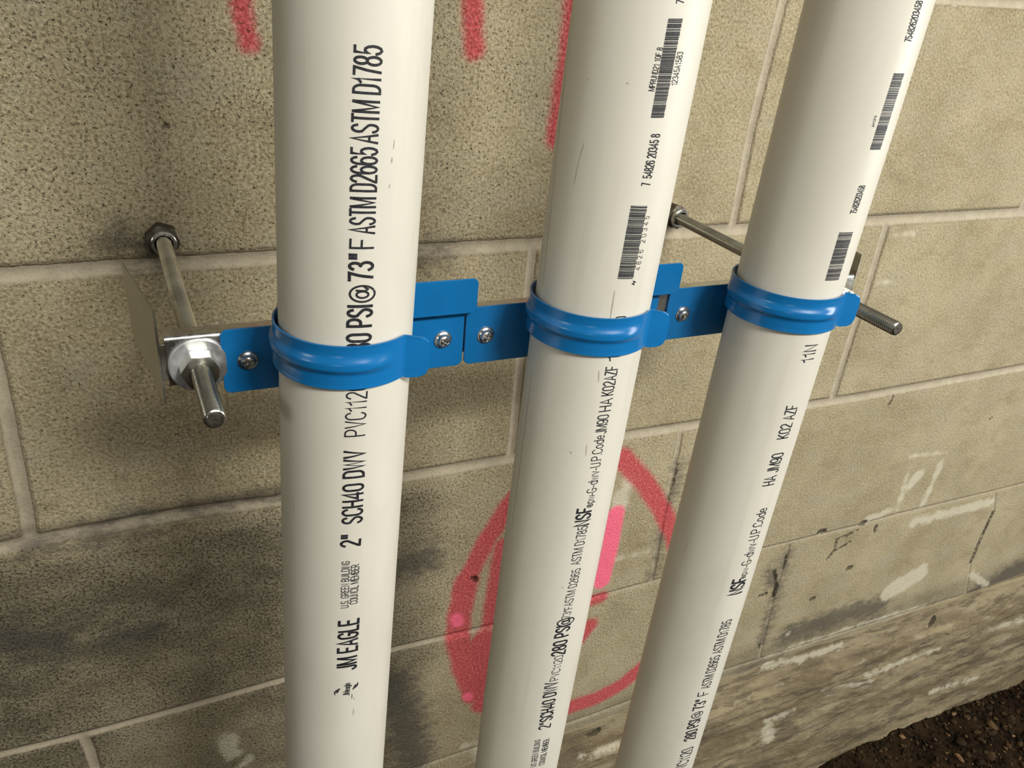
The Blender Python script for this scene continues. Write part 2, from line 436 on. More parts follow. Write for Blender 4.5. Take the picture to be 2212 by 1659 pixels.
# ------------------------------------------------------------------ materials
def make_block_wall():
    mt, nt, b = new_mat('concrete_block_wall')
    g = NT(nt)
    P = g.obj()
    jn, jl = g.attr('joint'), g.attr('joint_light')
    pore, tone, foot, grime = g.attr('pore'), g.attr('tone'), g.attr('foot'), g.attr('grime')
    n_fine = g.noise(P, 420, 3, .6)
    n_med = g.noise(P, 60, 4, .6, 3)
    n_big = g.noise(P, 9, 4, .6, 7)
    wob = g.noise(P, 110, 3, .6, 11)
    # block colour
    c = g.mix(g.step(n_big, .35, .68), (.315, .265, .165), (.425, .365, .242))
    c = g.mix(g.step(n_med, .40, .75, 0.0, .45), c, (.40, .35, .235))
    gk = g.math('MULTIPLY_ADD', pore, .24, .34)
    c = g.mix(g.math('MULTIPLY', g.step(n_fine, .49, .66), gk), c, (.54, .485, .34))
    c = g.mix(g.math('MULTIPLY', g.step(n_fine, .51, .34), gk), c, (.15, .12, .066))
    tn = g.math('ADD', tone, 0.0)
    n_cl = g.noise(g.mapping(P, (1, 1, 1.7)), 22, 5, .62, 31)
    c = g.mix(g.step(n_cl, .50, .68, 0.0, .30), c, (.34, .33, .27))
    c = g.mix(g.step(n_cl, .48, .32, 0.0, .30), c, (.20, .155, .085))
    tf = g.math('MULTIPLY', g.step(tn, 0.0, 1.0, 0.0, .86), g.step(n_cl, .66, .40, .55, 1.0))
    c = g.mix(tf, c, (.080, .074, .056))
    # pores: dark flecks of a few mm, more where the block face is open textured
    pn = g.noise(P, 440, 4, .66, 2)
    pq = g.noise(P, 640, 3, .6, 23)
    pn2 = g.noise(P, 45, 2, .5, 19)
    th1 = g.math('MULTIPLY_ADD', pore, -.085, .712)
    th2 = g.math('MULTIPLY_ADD', pore, -.060, .715)
    pm = g.math('MAXIMUM', g.step(g.math('SUBTRACT', pn, th1), -.035, .055), g.math('MULTIPLY', g.step(g.math('SUBTRACT', pq, th2), -.03, .06), .6))
    pm = g.math('MULTIPLY', pm, g.step(pn2, .25, .6, .35, 1.0))
    jq = g.step(jn, .9, 1.2)
    pm = g.math('MULTIPLY', pm, jq)
    c = g.mix(g.math('MULTIPLY', pm, .80), c, (.060, .048, .032))
    # joint profile
    jd = g.math('ADD', jn, g.math('MULTIPLY', g.math('SUBTRACT', wob, .5), .45))
    mort = g.step(jd, 1.10, .80)
    edge = g.math('MULTIPLY', g.step(jd, 1.55, 1.1), g.step(jd, .70, 1.0))
    fade = g.step(jl, .05, .75, .25, 1.0)
    mc = g.mix(g.step(n_med, .3, .7), (.385, .335, .255), (.47, .415, .315))
    mc = g.mix(g.step(n_fine, .5, .35, 0.0, .3), mc, (.24, .20, .14))
    mc = g.mix(g.step(tn, 0.0, 1.0, 0.0, .22), mc, (.12, .105, .075))
    c = g.mix(g.math('MULTIPLY', mort, fade), c, mc)
    c = g.mix(g.math('MULTIPLY', edge, .24), c, (.10, .08, .05))
    # grime next to joints and smears
    c = g.mix(g.math('MULTIPLY', g.step(grime, 0.0, 1.0), g.step(n_med, .2, .65, .45, .85)), c, (.075, .062, .043))
    # dark patches, from distance field; includes painted shade under the footing ledge
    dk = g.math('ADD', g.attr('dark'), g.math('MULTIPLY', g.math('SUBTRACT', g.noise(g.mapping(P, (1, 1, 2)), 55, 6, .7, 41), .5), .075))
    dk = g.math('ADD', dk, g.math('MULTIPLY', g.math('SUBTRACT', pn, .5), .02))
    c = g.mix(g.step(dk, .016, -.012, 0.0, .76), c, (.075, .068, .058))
    # footing zone: streaked, muddy
    sv = g.mapping(P, (1, 1, 4.5), (0, -.03, 0))
    s1 = g.noise(sv, 7, 6, .62, 5)
    s2 = g.noise(sv, 24, 5, .65, 9)
    s3 = g.noise(g.mapping(P, (1, 1, 2.6)), 60, 6, .72, 61)
    s4 = g.noise(g.mapping(P, (1, 1, 5)), 13, 6, .66, 71)
    fc = g.mix(g.step(s1, .38, .60), (.175, .135, .082), (.315, .262, .165))
    fc = g.mix(g.step(s4, .52, .58, 0.0, .75), fc, (.125, .100, .068))
    fc = g.mix(g.step(s4, .64, .67, 0.0, .7), fc, (.145, .080, .036))
    fc = g.mix(g.step(s2, .57, .66, 0.0, .55), fc, (.36, .33, .255))
    fc = g.mix(g.step(s3, .60, .72, 0.0, .6), fc, (.48, .43, .32))
    fc = g.mix(g.step(s3, .42, .30, 0.0, .75), fc, (.07, .052, .034))
    fc = g.mix(g.step(n_fine, .52, .68, 0.0, .25), fc, (.42, .36, .24))
    c = g.mix(g.step(g.math('ADD', foot, g.math('MULTIPLY', g.math('SUBTRACT', n_big, .5), .8)), .35, .75), c, fc)
    # efflorescence and scrapes
    wh = g.math('ADD', g.attr('white'), g.math('MULTIPLY', g.math('SUBTRACT', n_med, .53), .026))
    wh = g.math('ADD', wh, g.math('MULTIPLY', g.math('SUBTRACT', n_fine, .5), .016))
    c = g.mix(g.step(wh, .0020, -.0050, 0.0, .68), c, (.62, .58, .46))
    # spray paint
    rd = g.math('ADD', g.attr('red'), g.math('MULTIPLY', g.math('SUBTRACT', n_fine, .5), .008))
    rd = g.math('ADD', rd, g.math('MULTIPLY', g.math('SUBTRACT', n_med, .5), .006))
    rf = g.step(rd, .0045, -.0045, 0.0, .92)
    rc = g.mix(g.step(n_fine, .40, .66), (.42, .050, .062), (.64, .115, .135))
    rf = g.math('MULTIPLY', rf, g.math('SUBTRACT', 1.0, g.math('MULTIPLY', pm, .7)))
    c = g.mix(rf, c, rc)
    hd = g.math('ADD', g.attr('hot'), g.math('MULTIPLY', g.math('SUBTRACT', n_fine, .5), .008))
    hf = g.math('MULTIPLY', g.step(hd, .003, -.003, 0.0, .95), g.math('SUBTRACT', 1.0, g.math('MULTIPLY', pm, .6)))
    c = g.mix(hf, c, (.90, .15, .26))
    # chips, pits, cracks
    pt = g.math('ADD', g.attr('pit'), g.math('MULTIPLY', g.math('SUBTRACT', g.noise(P, 190, 4, .7, 51), .5), .013))
    c = g.mix(g.step(pt, .0008, -.0022, 0.0, .8), c, (.030, .025, .018))
    g.link(c, b.inputs['Base Color'])
    b.inputs['Roughness'].default_value = .92
    b.inputs['Specular IOR Level'].default_value = .25
    # relief
    h = g.math('MULTIPLY', n_fine, g.math('MULTIPLY_ADD', pore, .55, .50))
    h = g.math('MULTIPLY_ADD', n_med, .6, h)
    h = g.math('MULTIPLY', h, g.math('SUBTRACT', 1.0, g.math('MULTIPLY', mort, .65)))
    h = g.math('SUBTRACT', h, g.math('MULTIPLY', pm, .9))
    h = g.math('SUBTRACT', h, g.math('MULTIPLY', edge, .3))
    h = g.math('SUBTRACT', h, g.step(pt, .001, -.002, 0.0, 1.5))
    h = g.math('MULTIPLY_ADD', g.math('MULTIPLY', g.step(foot, .3, .8), g.math('ADD', s2, s3)), 1.5, h)
    g.link(g.bump(h, 1.0, .0014), b.inputs['Normal'])
    return mt


def make_pvc(seed):
    mt, nt, b = new_mat('white_pvc')
    g = NT(nt)
    P = g.obj()
    st = g.noise(g.mapping(P, (1, 1, .04)), 95, 4, .6, seed)
    cl = g.noise(g.mapping(P, (1, 1, .35)), 28, 4, .6, seed + 3)
    sm = g.noise(g.mapping(P, (1, 1, .12)), 160, 2, .5, seed + 9)
    c = g.mix(g.step(cl, .35, .7), (.665, .645, .582), (.61, .59, .525))
    c = g.mix(g.step(st, .56, .72, 0.0, .18), c, (.48, .45, .37))
    c = g.mix(g.math('MULTIPLY', g.step(sm, .70, .76, 0.0, .45), g.step(cl, .5, .62)), c, (.30, .27, .21))
    g.link(c, b.inputs['Base Color'])
    b.inputs['Roughness'].default_value = .42
    b.inputs['Specular IOR Level'].default_value = .42
    b.inputs['Subsurface Weight'].default_value = 0.0
    g.link(g.bump(st, .10, .0006), b.inputs['Normal'])
    return mt


def make_blue():
    mt, nt, b = new_mat('blue_coated_steel')
    g = NT(nt)
    P = g.obj()
    n = g.noise(P, 260, 2, .5)
    n2 = g.noise(P, 30, 2, .5, 4)
    c = g.mix(g.step(n2, .3, .7), (.006, .138, .385), (.007, .150, .42))
    g.link(c, b.inputs['Base Color'])
    b.inputs['Roughness'].default_value = .24
    b.inputs['Specular IOR Level'].default_value = .5
    g.link(g.bump(n, .12, .0003), b.inputs['Normal'])
    return mt


def make_metal(name, col, rough, scale=140, bump=.1):
    mt, nt, b = new_mat(name)
    g = NT(nt)
    P = g.obj()
    n = g.noise(P, scale, 4, .6)
    c = g.mix(g.step(n, .3, .72), tuple(v * .72 for v in col), col)
    g.link(c, b.inputs['Base Color'])
    b.inputs['Metallic'].default_value = 1.0
    g.link(g.step(n, .3, .7, rough * .8, rough * 1.2), b.inputs['Roughness'])
    g.link(g.bump(n, bump, .0003), b.inputs['Normal'])
    return mt


def make_ink():
    mt, nt, b = new_mat('black_print_ink')
    g = NT(nt)
    P = g.obj()
    n = g.noise(P, 900, 2, .5)
    g.link(g.mix(g.step(n, .45, .75, 0.0, .5), (.010, .011, .016), (.06, .06, .075)), b.inputs['Base Color'])
    b.inputs['Roughness'].default_value = .6
    return mt


def make_soil():
    mt, nt, b = new_mat('dark_soil')
    g = NT(nt)
    P = g.obj()
    n = g.noise(P, 90, 6, .65)
    n2 = g.noise(P, 14, 4, .6, 3)
    c = g.mix(g.step(n, .35, .7), (.005, .0033, .002), (.034, .020, .010))
    c = g.mix(g.step(n2, .45, .7, 0.0, .5), c, (.06, .037, .018))
    g.link(c, b.inputs['Base Color'])
    b.inputs['Roughness'].default_value = .95
    b.inputs['Specular IOR Level'].default_value = .08
    g.link(g.bump(n, 1.0, .01), b.inputs['Normal'])
    return mt


def make_stones():
    mt, nt, b = new_mat('brown_gravel_stones')
    g = NT(nt)
    P = g.obj()
    t = g.attr('stone_tone')
    n = g.noise(P, 160, 4, .6)
    c = g.mix(t, (.008, .006, .003), (.085, .052, .023))
    c = g.mix(g.step(t, .88, .99), c, (.24, .14, .07))
    c = g.mix(g.step(n, .45, .7, 0.0, .5), c, (.018, .012, .008))
    g.link(c, b.inputs['Base Color'])
    b.inputs['Roughness'].default_value = .8
    b.inputs['Specular IOR Level'].default_value = .15
    g.link(g.bump(n, .6, .002), b.inputs['Normal'])
    return mt


M_WALL = make_block_wall()
M_BLUE = make_blue()
M_GALV = make_metal('galvanised_sheet', (.70, .70, .68), .27, 140, .05)
M_GALVB = make_metal('dull_galvanised_plate', (.50, .48, .41), .42, 60, .2)
M_ZINC = make_metal('zinc_plated_steel', (.86, .85, .78), .27, 20, .0)
M_ROD2 = make_metal('grey_threaded_steel', (.50, .49, .43), .30, 20, .0)
M_DARKZ = make_metal('tarnished_steel', (.36, .33, .26), .36, 300, .1)
M_BRIGHT = make_metal('bright_screw_steel', (.76, .76, .76), .26, 200, .04)
M_DARKCUT = make_metal('dark_cut_steel', (.16, .145, .12), .5, 300, .2)
M_WASH = make_metal('matt_zinc_washer', (.78, .80, .84), .50, 90, .03)
M_INK = make_ink()
M_SOIL = make_soil()
M_STONE = make_stones()


# ------------------------------------------------------------------ the block wall
def seg_dist(X, Z, pts, zs=1.0):
    d = np.full(X.shape, 9.0)
    for (ax, az), (bx, bz) in zip(pts[:-1], pts[1:]):
        vx, vz = bx - ax, bz - az
        L = vx * vx + vz * vz + 1e-12
        t = np.clip(((X - ax) * vx + (Z - az) * vz) / L, 0, 1)
        d = np.minimum(d, np.hypot(X - ax - t * vx, Z - az - t * vz))
    return d


def axis_samples(knots):
    v = []
    for (a, b, s) in knots:
        n = max(1, int(round((b - a) / s)))
        v += list(np.linspace(a, b, n, endpoint=False))
    v.append(knots[-1][1])
    return np.array(v)


def vnoise(X, Z, scale, seed):
    rs = np.random.RandomState(seed)
    T = rs.rand(64, 64)
    x, z = X * scale, Z * scale
    xi, zi = np.floor(x).astype(int), np.floor(z).astype(int)
    fx, fz = x - xi, z - zi
    fx, fz = fx * fx * (3 - 2 * fx), fz * fz * (3 - 2 * fz)
    g = lambda i, j: T[i % 64, j % 64]
    return (g(xi, zi) * (1 - fx) + g(xi + 1, zi) * fx) * (1 - fz) + (g(xi, zi + 1) * (1 - fx) + g(xi + 1, zi + 1) * fx) * fz


def build_wall():
    xs = axis_samples([(-1.0, -.5, .02), (-.5, .48, .0016), (.48, 1.2, .0028), (1.2, 2.4, .02)])
    zs = axis_samples([(-.96, -.66, .0022), (-.66, .215, .0016), (.215, .7, .02)])
    X, Z = np.meshgrid(xs, zs)
    f32 = lambda a: a.astype(np.float32).ravel()
    # local window evaluation of distance fields
    def field(items, pad):
        F = np.full(X.shape, .05)
        for pts, hw in items:
            p = np.array(pts)
            i0, i1 = np.searchsorted(xs, [p[:, 0].min() - pad - hw, p[:, 0].max() + pad + hw])
            j0, j1 = np.searchsorted(zs, [p[:, 1].min() - pad - hw, p[:, 1].max() + pad + hw])
            if i1 <= i0 or j1 <= j0:
                continue
            s = (slice(j0, j1), slice(i0, i1))
            F[s] = np.minimum(F[s], seg_dist(X[s], Z[s], pts) - hw)
        return F
    jn = np.full(X.shape, 4.0)
    jl = np.full(X.shape, 1.0)
    grime = np.zeros(X.shape)
    for kind, pts, hw, light in JOINTS:
        p = np.array(pts)
        pad = .022
        i0, i1 = np.searchsorted(xs, [p[:, 0].min() - pad, p[:, 0].max() + pad])
        j0, j1 = np.searchsorted(zs, [p[:, 1].min() - pad, p[:, 1].max() + pad])
        s = (slice(j0, j1), slice(i0, i1))
        d = seg_dist(X[s], Z[s], pts) / hw
        near = d < jn[s]
        jl[s] = np.where(near, light, jl[s])
        jn[s] = np.minimum(jn[s], d)
    red, hot = field(RED, .03), field(HOT, .03)
    white, dark, pit = field(WHITE, .03), field(DARK, .045), field(PITS, .02)
    lo = vnoise(X, Z, 9, 1) * .6 + vnoise(X, Z, 23, 2) * .4
    # open textured (porous) on the left, smooth on the right
    pore = 1.05 - .58 * np.clip((X + .25) / .75, 0, 1)
    low = np.clip((-.215 - Z) / .02, 0, 1) * np.clip((-.02 - X) / .1, 0, 1)
    pore = pore + .65 * low * (1 - .5 * np.clip((-.42 - Z) / .05, 0, 1)) + (lo - .5) * .5
    mid = np.clip((Z + .0) / .01, 0, 1) * np.clip((.1 - X) / .1, 0, 1)
    pore = np.clip(pore + .15 * mid, 0, 1.9)
    blob = np.exp(-(((X + .40) / .13) ** 2 + ((Z + .30) / .05) ** 2))
    tone = np.clip(.62 * low + .40 * blob + (lo - .5) * .35, 0, 1)
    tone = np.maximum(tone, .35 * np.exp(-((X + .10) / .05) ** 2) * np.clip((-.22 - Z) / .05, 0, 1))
    tone = np.maximum(tone, .5 * np.clip((-.575 - Z + .03 * (lo - .5)) / .04, 0, 1) * np.clip(X / .1, 0, 1))
    # weathering band that hugs the second bed joint on the left
    grime = .75 * np.exp(-((Z + .199) / .006) ** 2) * np.clip((-.06 - X) / .1, 0, 1) * (.35 + lo)
    grime = np.maximum(grime, .7 * np.exp(-((Z + .221) / .006) ** 2) * np.clip((-.2 - X) / .1, 0, 1) * (.3 + lo))
    grime = np.maximum(grime, .30 * np.exp(-((Z - .010) / .005) ** 2) * (.3 + lo))
    foot = np.clip((-.634 - Z + .012 * (lo - .5)) / .012, 0, 1)
    # relief
    Y = np.zeros(X.shape)
    prof = np.where(jn < 1.15, np.cos(np.clip(jn / 1.15, 0, 1) * PI / 2) ** .8, 0)
    Y += .0028 * prof * np.clip(jl * 1.3, .3, 1)
    Y += .0006 * (vnoise(X, Z, 60, 5) - .5) * (jn > 1.1)
    Y += .003 * np.clip(-pit / .003, 0, 1)
    f1 = np.clip((-.640 - Z) / .05, 0, 1)
    f1 = f1 * f1 * (3 - 2 * f1)
    f2 = np.clip((-.73 - Z) / .17, 0, 1)
    lump = (vnoise(X, Z * 3, 9, 8) - .5) * .008 + (vnoise(X, Z * 2, 40, 9) - .5) * .003 + (vnoise(X, Z, 130, 10) - .5) * .0015
    Y -= f1 * (.010 + lump) + f2 * .012
    st = np.clip((-.685 - Z + .010 * (lo - .5)) / .006, 0, 1)
    Y -= st * .007
    nz, nx = X.shape
    co = np.stack([X, Y, Z], -1).reshape(-1, 3)
    # thickness: a back face so the wall is a solid
    idx = np.arange(nx * nz).reshape(nz, nx)
    q = np.stack([idx[:-1, :-1], idx[:-1, 1:], idx[1:, 1:], idx[1:, :-1]], -1).reshape(-1, 4)
    per = list(idx[0, :]) + list(idx[1:, -1]) + list(idx[-1, :-1][::-1]) + list(idx[1:-1, 0][::-1])
    nb = len(co)
    back = co[per].copy()
    back[:, 1] = .19
    co = np.concatenate([co, back])
    n = len(per)
    side = np.array([[per[(i + 1) % n], per[i], nb + i, nb + (i + 1) % n] for i in range(n)])
    fs = np.concatenate([q, side])
    me = bpy.data.meshes.new('wall_back')
    me.vertices.add(len(co))
    me.vertices.foreach_set('co', co.astype(np.float32).ravel())
    nl = fs.size
    me.loops.add(nl + n)
    loops = np.concatenate([fs.ravel(), np.arange(nb, nb + n)[::-1]])
    me.loops.foreach_set('vertex_index', loops.astype(np.int32))
    me.polygons.add(len(fs) + 1)
    starts = np.concatenate([np.arange(len(fs)) * 4, [nl]])
    me.polygons.foreach_set('loop_start', starts.astype(np.int32))
    me.update(calc_edges=True)
    me.polygons.foreach_set('use_smooth', [True] * len(me.polygons))
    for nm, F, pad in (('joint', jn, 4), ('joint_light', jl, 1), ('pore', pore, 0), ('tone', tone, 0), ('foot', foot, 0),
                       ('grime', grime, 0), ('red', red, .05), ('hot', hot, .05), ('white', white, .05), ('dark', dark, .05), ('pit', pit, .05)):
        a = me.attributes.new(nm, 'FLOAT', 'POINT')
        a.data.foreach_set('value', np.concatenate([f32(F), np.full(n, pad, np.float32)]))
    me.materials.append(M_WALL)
    me.validate()
    o = bpy.data.objects.new('wall_back', me)
    COL.objects.link(o)
    return tag(o, 'tan concrete block wall with pink spray paint marks', 'wall', kind='structure')


build_wall()


# ------------------------------------------------------------------ ground
FLOOR_Z = -.905


def ground_h(X, Y):
    d = np.clip((.02 - Y - .02) / .16, 0, 1)
    return FLOOR_Z + (vnoise(X, Y, 12, 21) - .5) * .022 + (vnoise(X, Y, 40, 22) - .5) * .010 - .012 * d


def build_floor():
    xs = axis_samples([(-1.0, .3, .03), (.3, 1.7, .006), (1.7, 2.4, .03)])
    ys = axis_samples([(-2.2, -.7, .04), (-.7, .03, .006)])
    X, Y = np.meshgrid(xs, ys)
    H = ground_h(X, Y)
    co = np.stack([X, Y, H], -1).reshape(-1, 3)
    ny, nx = X.shape
    idx = np.arange(nx * ny).reshape(ny, nx)
    q = np.stack([idx[:-1, :-1], idx[:-1, 1:], idx[1:, 1:], idx[1:, :-1]], -1).reshape(-1, 4)
    o = mesh_obj('floor', co, q.tolist(), M_SOIL)
    tag(o, 'dark brown soil floor at the foot of the wall', 'floor', kind='structure')


build_floor()


def build_gravel():
    bm = bmesh.new()
    bmesh.ops.create_icosphere(bm, subdivisions=2, radius=1)
    bv = np.array([v.co[:] for v in bm.verts])
    bf = np.array([[v.index for v in f.verts] for f in bm.faces])
    bm.free()
    rs = np.random.RandomState(12)
    V, F, T = [], [], []
    n = 7500
    k = 0
    for i in range(n):
        x = rs.uniform(.30, 1.60)
        y = -.012 - rs.rand() ** 1.3 * .62
        r = .0018 + .0050 * rs.rand() ** 2.6
        if rs.rand() < .02:
            r = rs.uniform(.008, .012)
        sc = np.array([1, rs.uniform(.6, 1), rs.uniform(.5, .85)]) * r
        ph = rs.rand(3) * 6
        v = bv * (1 + .22 * np.sin(bv[:, [1]] * 2.3 + ph[0]) * np.cos(bv[:, [0]] * 2.1 + ph[1]) + .12 * np.sin(bv[:, [2]] * 4 + ph[2]))
        # facets: clamp against a few random planes
        for _ in range(5):
            d = rs.randn(3)
            d /= np.linalg.norm(d)
            h = v @ d
            lim = rs.uniform(.35, .7)
            v = v - np.outer(np.maximum(h - lim, 0), d)
        a = rs.rand() * 6.28
        c, s = math.cos(a), math.sin(a)
        R = np.array([[c, -s, 0], [s, c, 0], [0, 0, 1]])
        b_ = rs.uniform(-.5, .5)
        Rx = np.array([[1, 0, 0], [0, math.cos(b_), -math.sin(b_)], [0, math.sin(b_), math.cos(b_)]])
        v = (v * sc) @ Rx.T @ R.T
        z = ground_h(np.array([x]), np.array([y]))[0]
        v = v + [x, y, z + r * .30]
        V.append(v)
        F.append(bf + k)
        k += len(bv)
        T.append(np.full(len(bv), rs.rand() ** 1.5))
    o = mesh_obj('gravel', np.concatenate(V), np.concatenate(F).tolist(), M_STONE)
    a = o.data.attributes.new('stone_tone', 'FLOAT', 'POINT')
    a.data.foreach_set('value', np.concatenate(T).astype(np.float32))
    tag(o, 'loose brown gravel scattered over the soil floor', 'gravel', kind='stuff')


build_gravel()

# ------------------------------------------------------------------ pipes with their printing
R_PIPE = .03016
PIPES = [  # axis point at z = .04 and axis lean
    ((-.21587, -.22617), (.02842, -.01324), 'leftmost white plastic pipe, widest in view, with bold black 2" SCH40 DWV print'),
    ((-.08542, -.22609), (.01041, -.01613), 'middle white plastic pipe with two barcodes above its blue clamp'),
    ((.04537, -.22985), (.01268, -.00607), 'rightmost white plastic pipe, shadowed along its left side, nearest the threaded rod tip'),
]
Z_TOP, Z_BOT = .75, FLOOR_Z - .005
pipe_objs = []


def pipe_frame(i):
    (px, py), (tx, ty), _ = PIPES[i]
    D = Vector((tx, ty, 1)).normalized()
    Xa = (Vector((1, 0, 0)) - D * D.x).normalized()
    Ya = D.cross(Xa)
    mt = Matrix((Xa, Ya, D)).transposed().to_4x4()
    mt.translation = Vector((px, py, .04))
    return mt


def build_pipe(i):
    root = empty('pvc_pipe', (0, 0, 0), PIPES[i][2], 'pipe', 'white plastic pipes strapped to the wall bracket')
    root.matrix_world = pipe_frame(i)
    ns, ri = 128, .0262
    zz = [Z_BOT - .04] + list(np.linspace(-.9, .65, 60)) + [Z_TOP - .04]
    zz = sorted(set(zz))
    V, F = [], []
    for r in (R_PIPE, ri):
        for z in zz:
            for k in range(ns):
                a = 2 * PI * k / ns
                V.append((r * math.cos(a), r * math.sin(a), z))
    nz = len(zz)
    for s in range(2):
        b0 = s * nz * ns
        for j in range(nz - 1):
            for k in range(ns):
                a, b = b0 + j * ns + k, b0 + j * ns + (k + 1) % ns
                q = (a, b, b + ns, a + ns)
                F.append(q if s == 0 else q[::-1])
    for k in range(ns):
        k2 = (k + 1) % ns
        t0, t1 = (nz - 1) * ns, nz * ns + (nz - 1) * ns
        F.append((t0 + k, t0 + k2, t1 + k2, t1 + k))
        F.append((k2, k, nz * ns + k, nz * ns + k2))
    mesh_obj('pipe_body', V, F, make_pvc(i * 7.3), root)
    return root


def wrap(bm, r):
    """bm lies flat in (arc length, height): bend it round the pipe"""
    step = math.radians(3) * R_PIPE
    xs = [v.co.x for v in bm.verts]
    x0, x1 = min(xs), max(xs)
    k = math.floor(x0 / step) + 1
    while k * step < x1:
        bmesh.ops.bisect_plane(bm, geom=bm.verts[:] + bm.edges[:] + bm.faces[:], plane_co=(k * step, 0, 0), plane_no=(1, 0, 0), dist=1e-7)
        k += 1
    for v in bm.verts:
        a = v.co.x / R_PIPE
        rr = r + v.co.z
        v.co = Vector((rr * math.sin(a), -rr * math.cos(a), v.co.y))


def _arc(cx, cy, rx, ry, a0, a1, n=9):
    return [(cx + rx * math.cos(math.radians(a0 + (a1 - a0) * k / n)), cy + ry * math.sin(math.radians(a0 + (a1 - a0) * k / n))) for k in range(n + 1)]


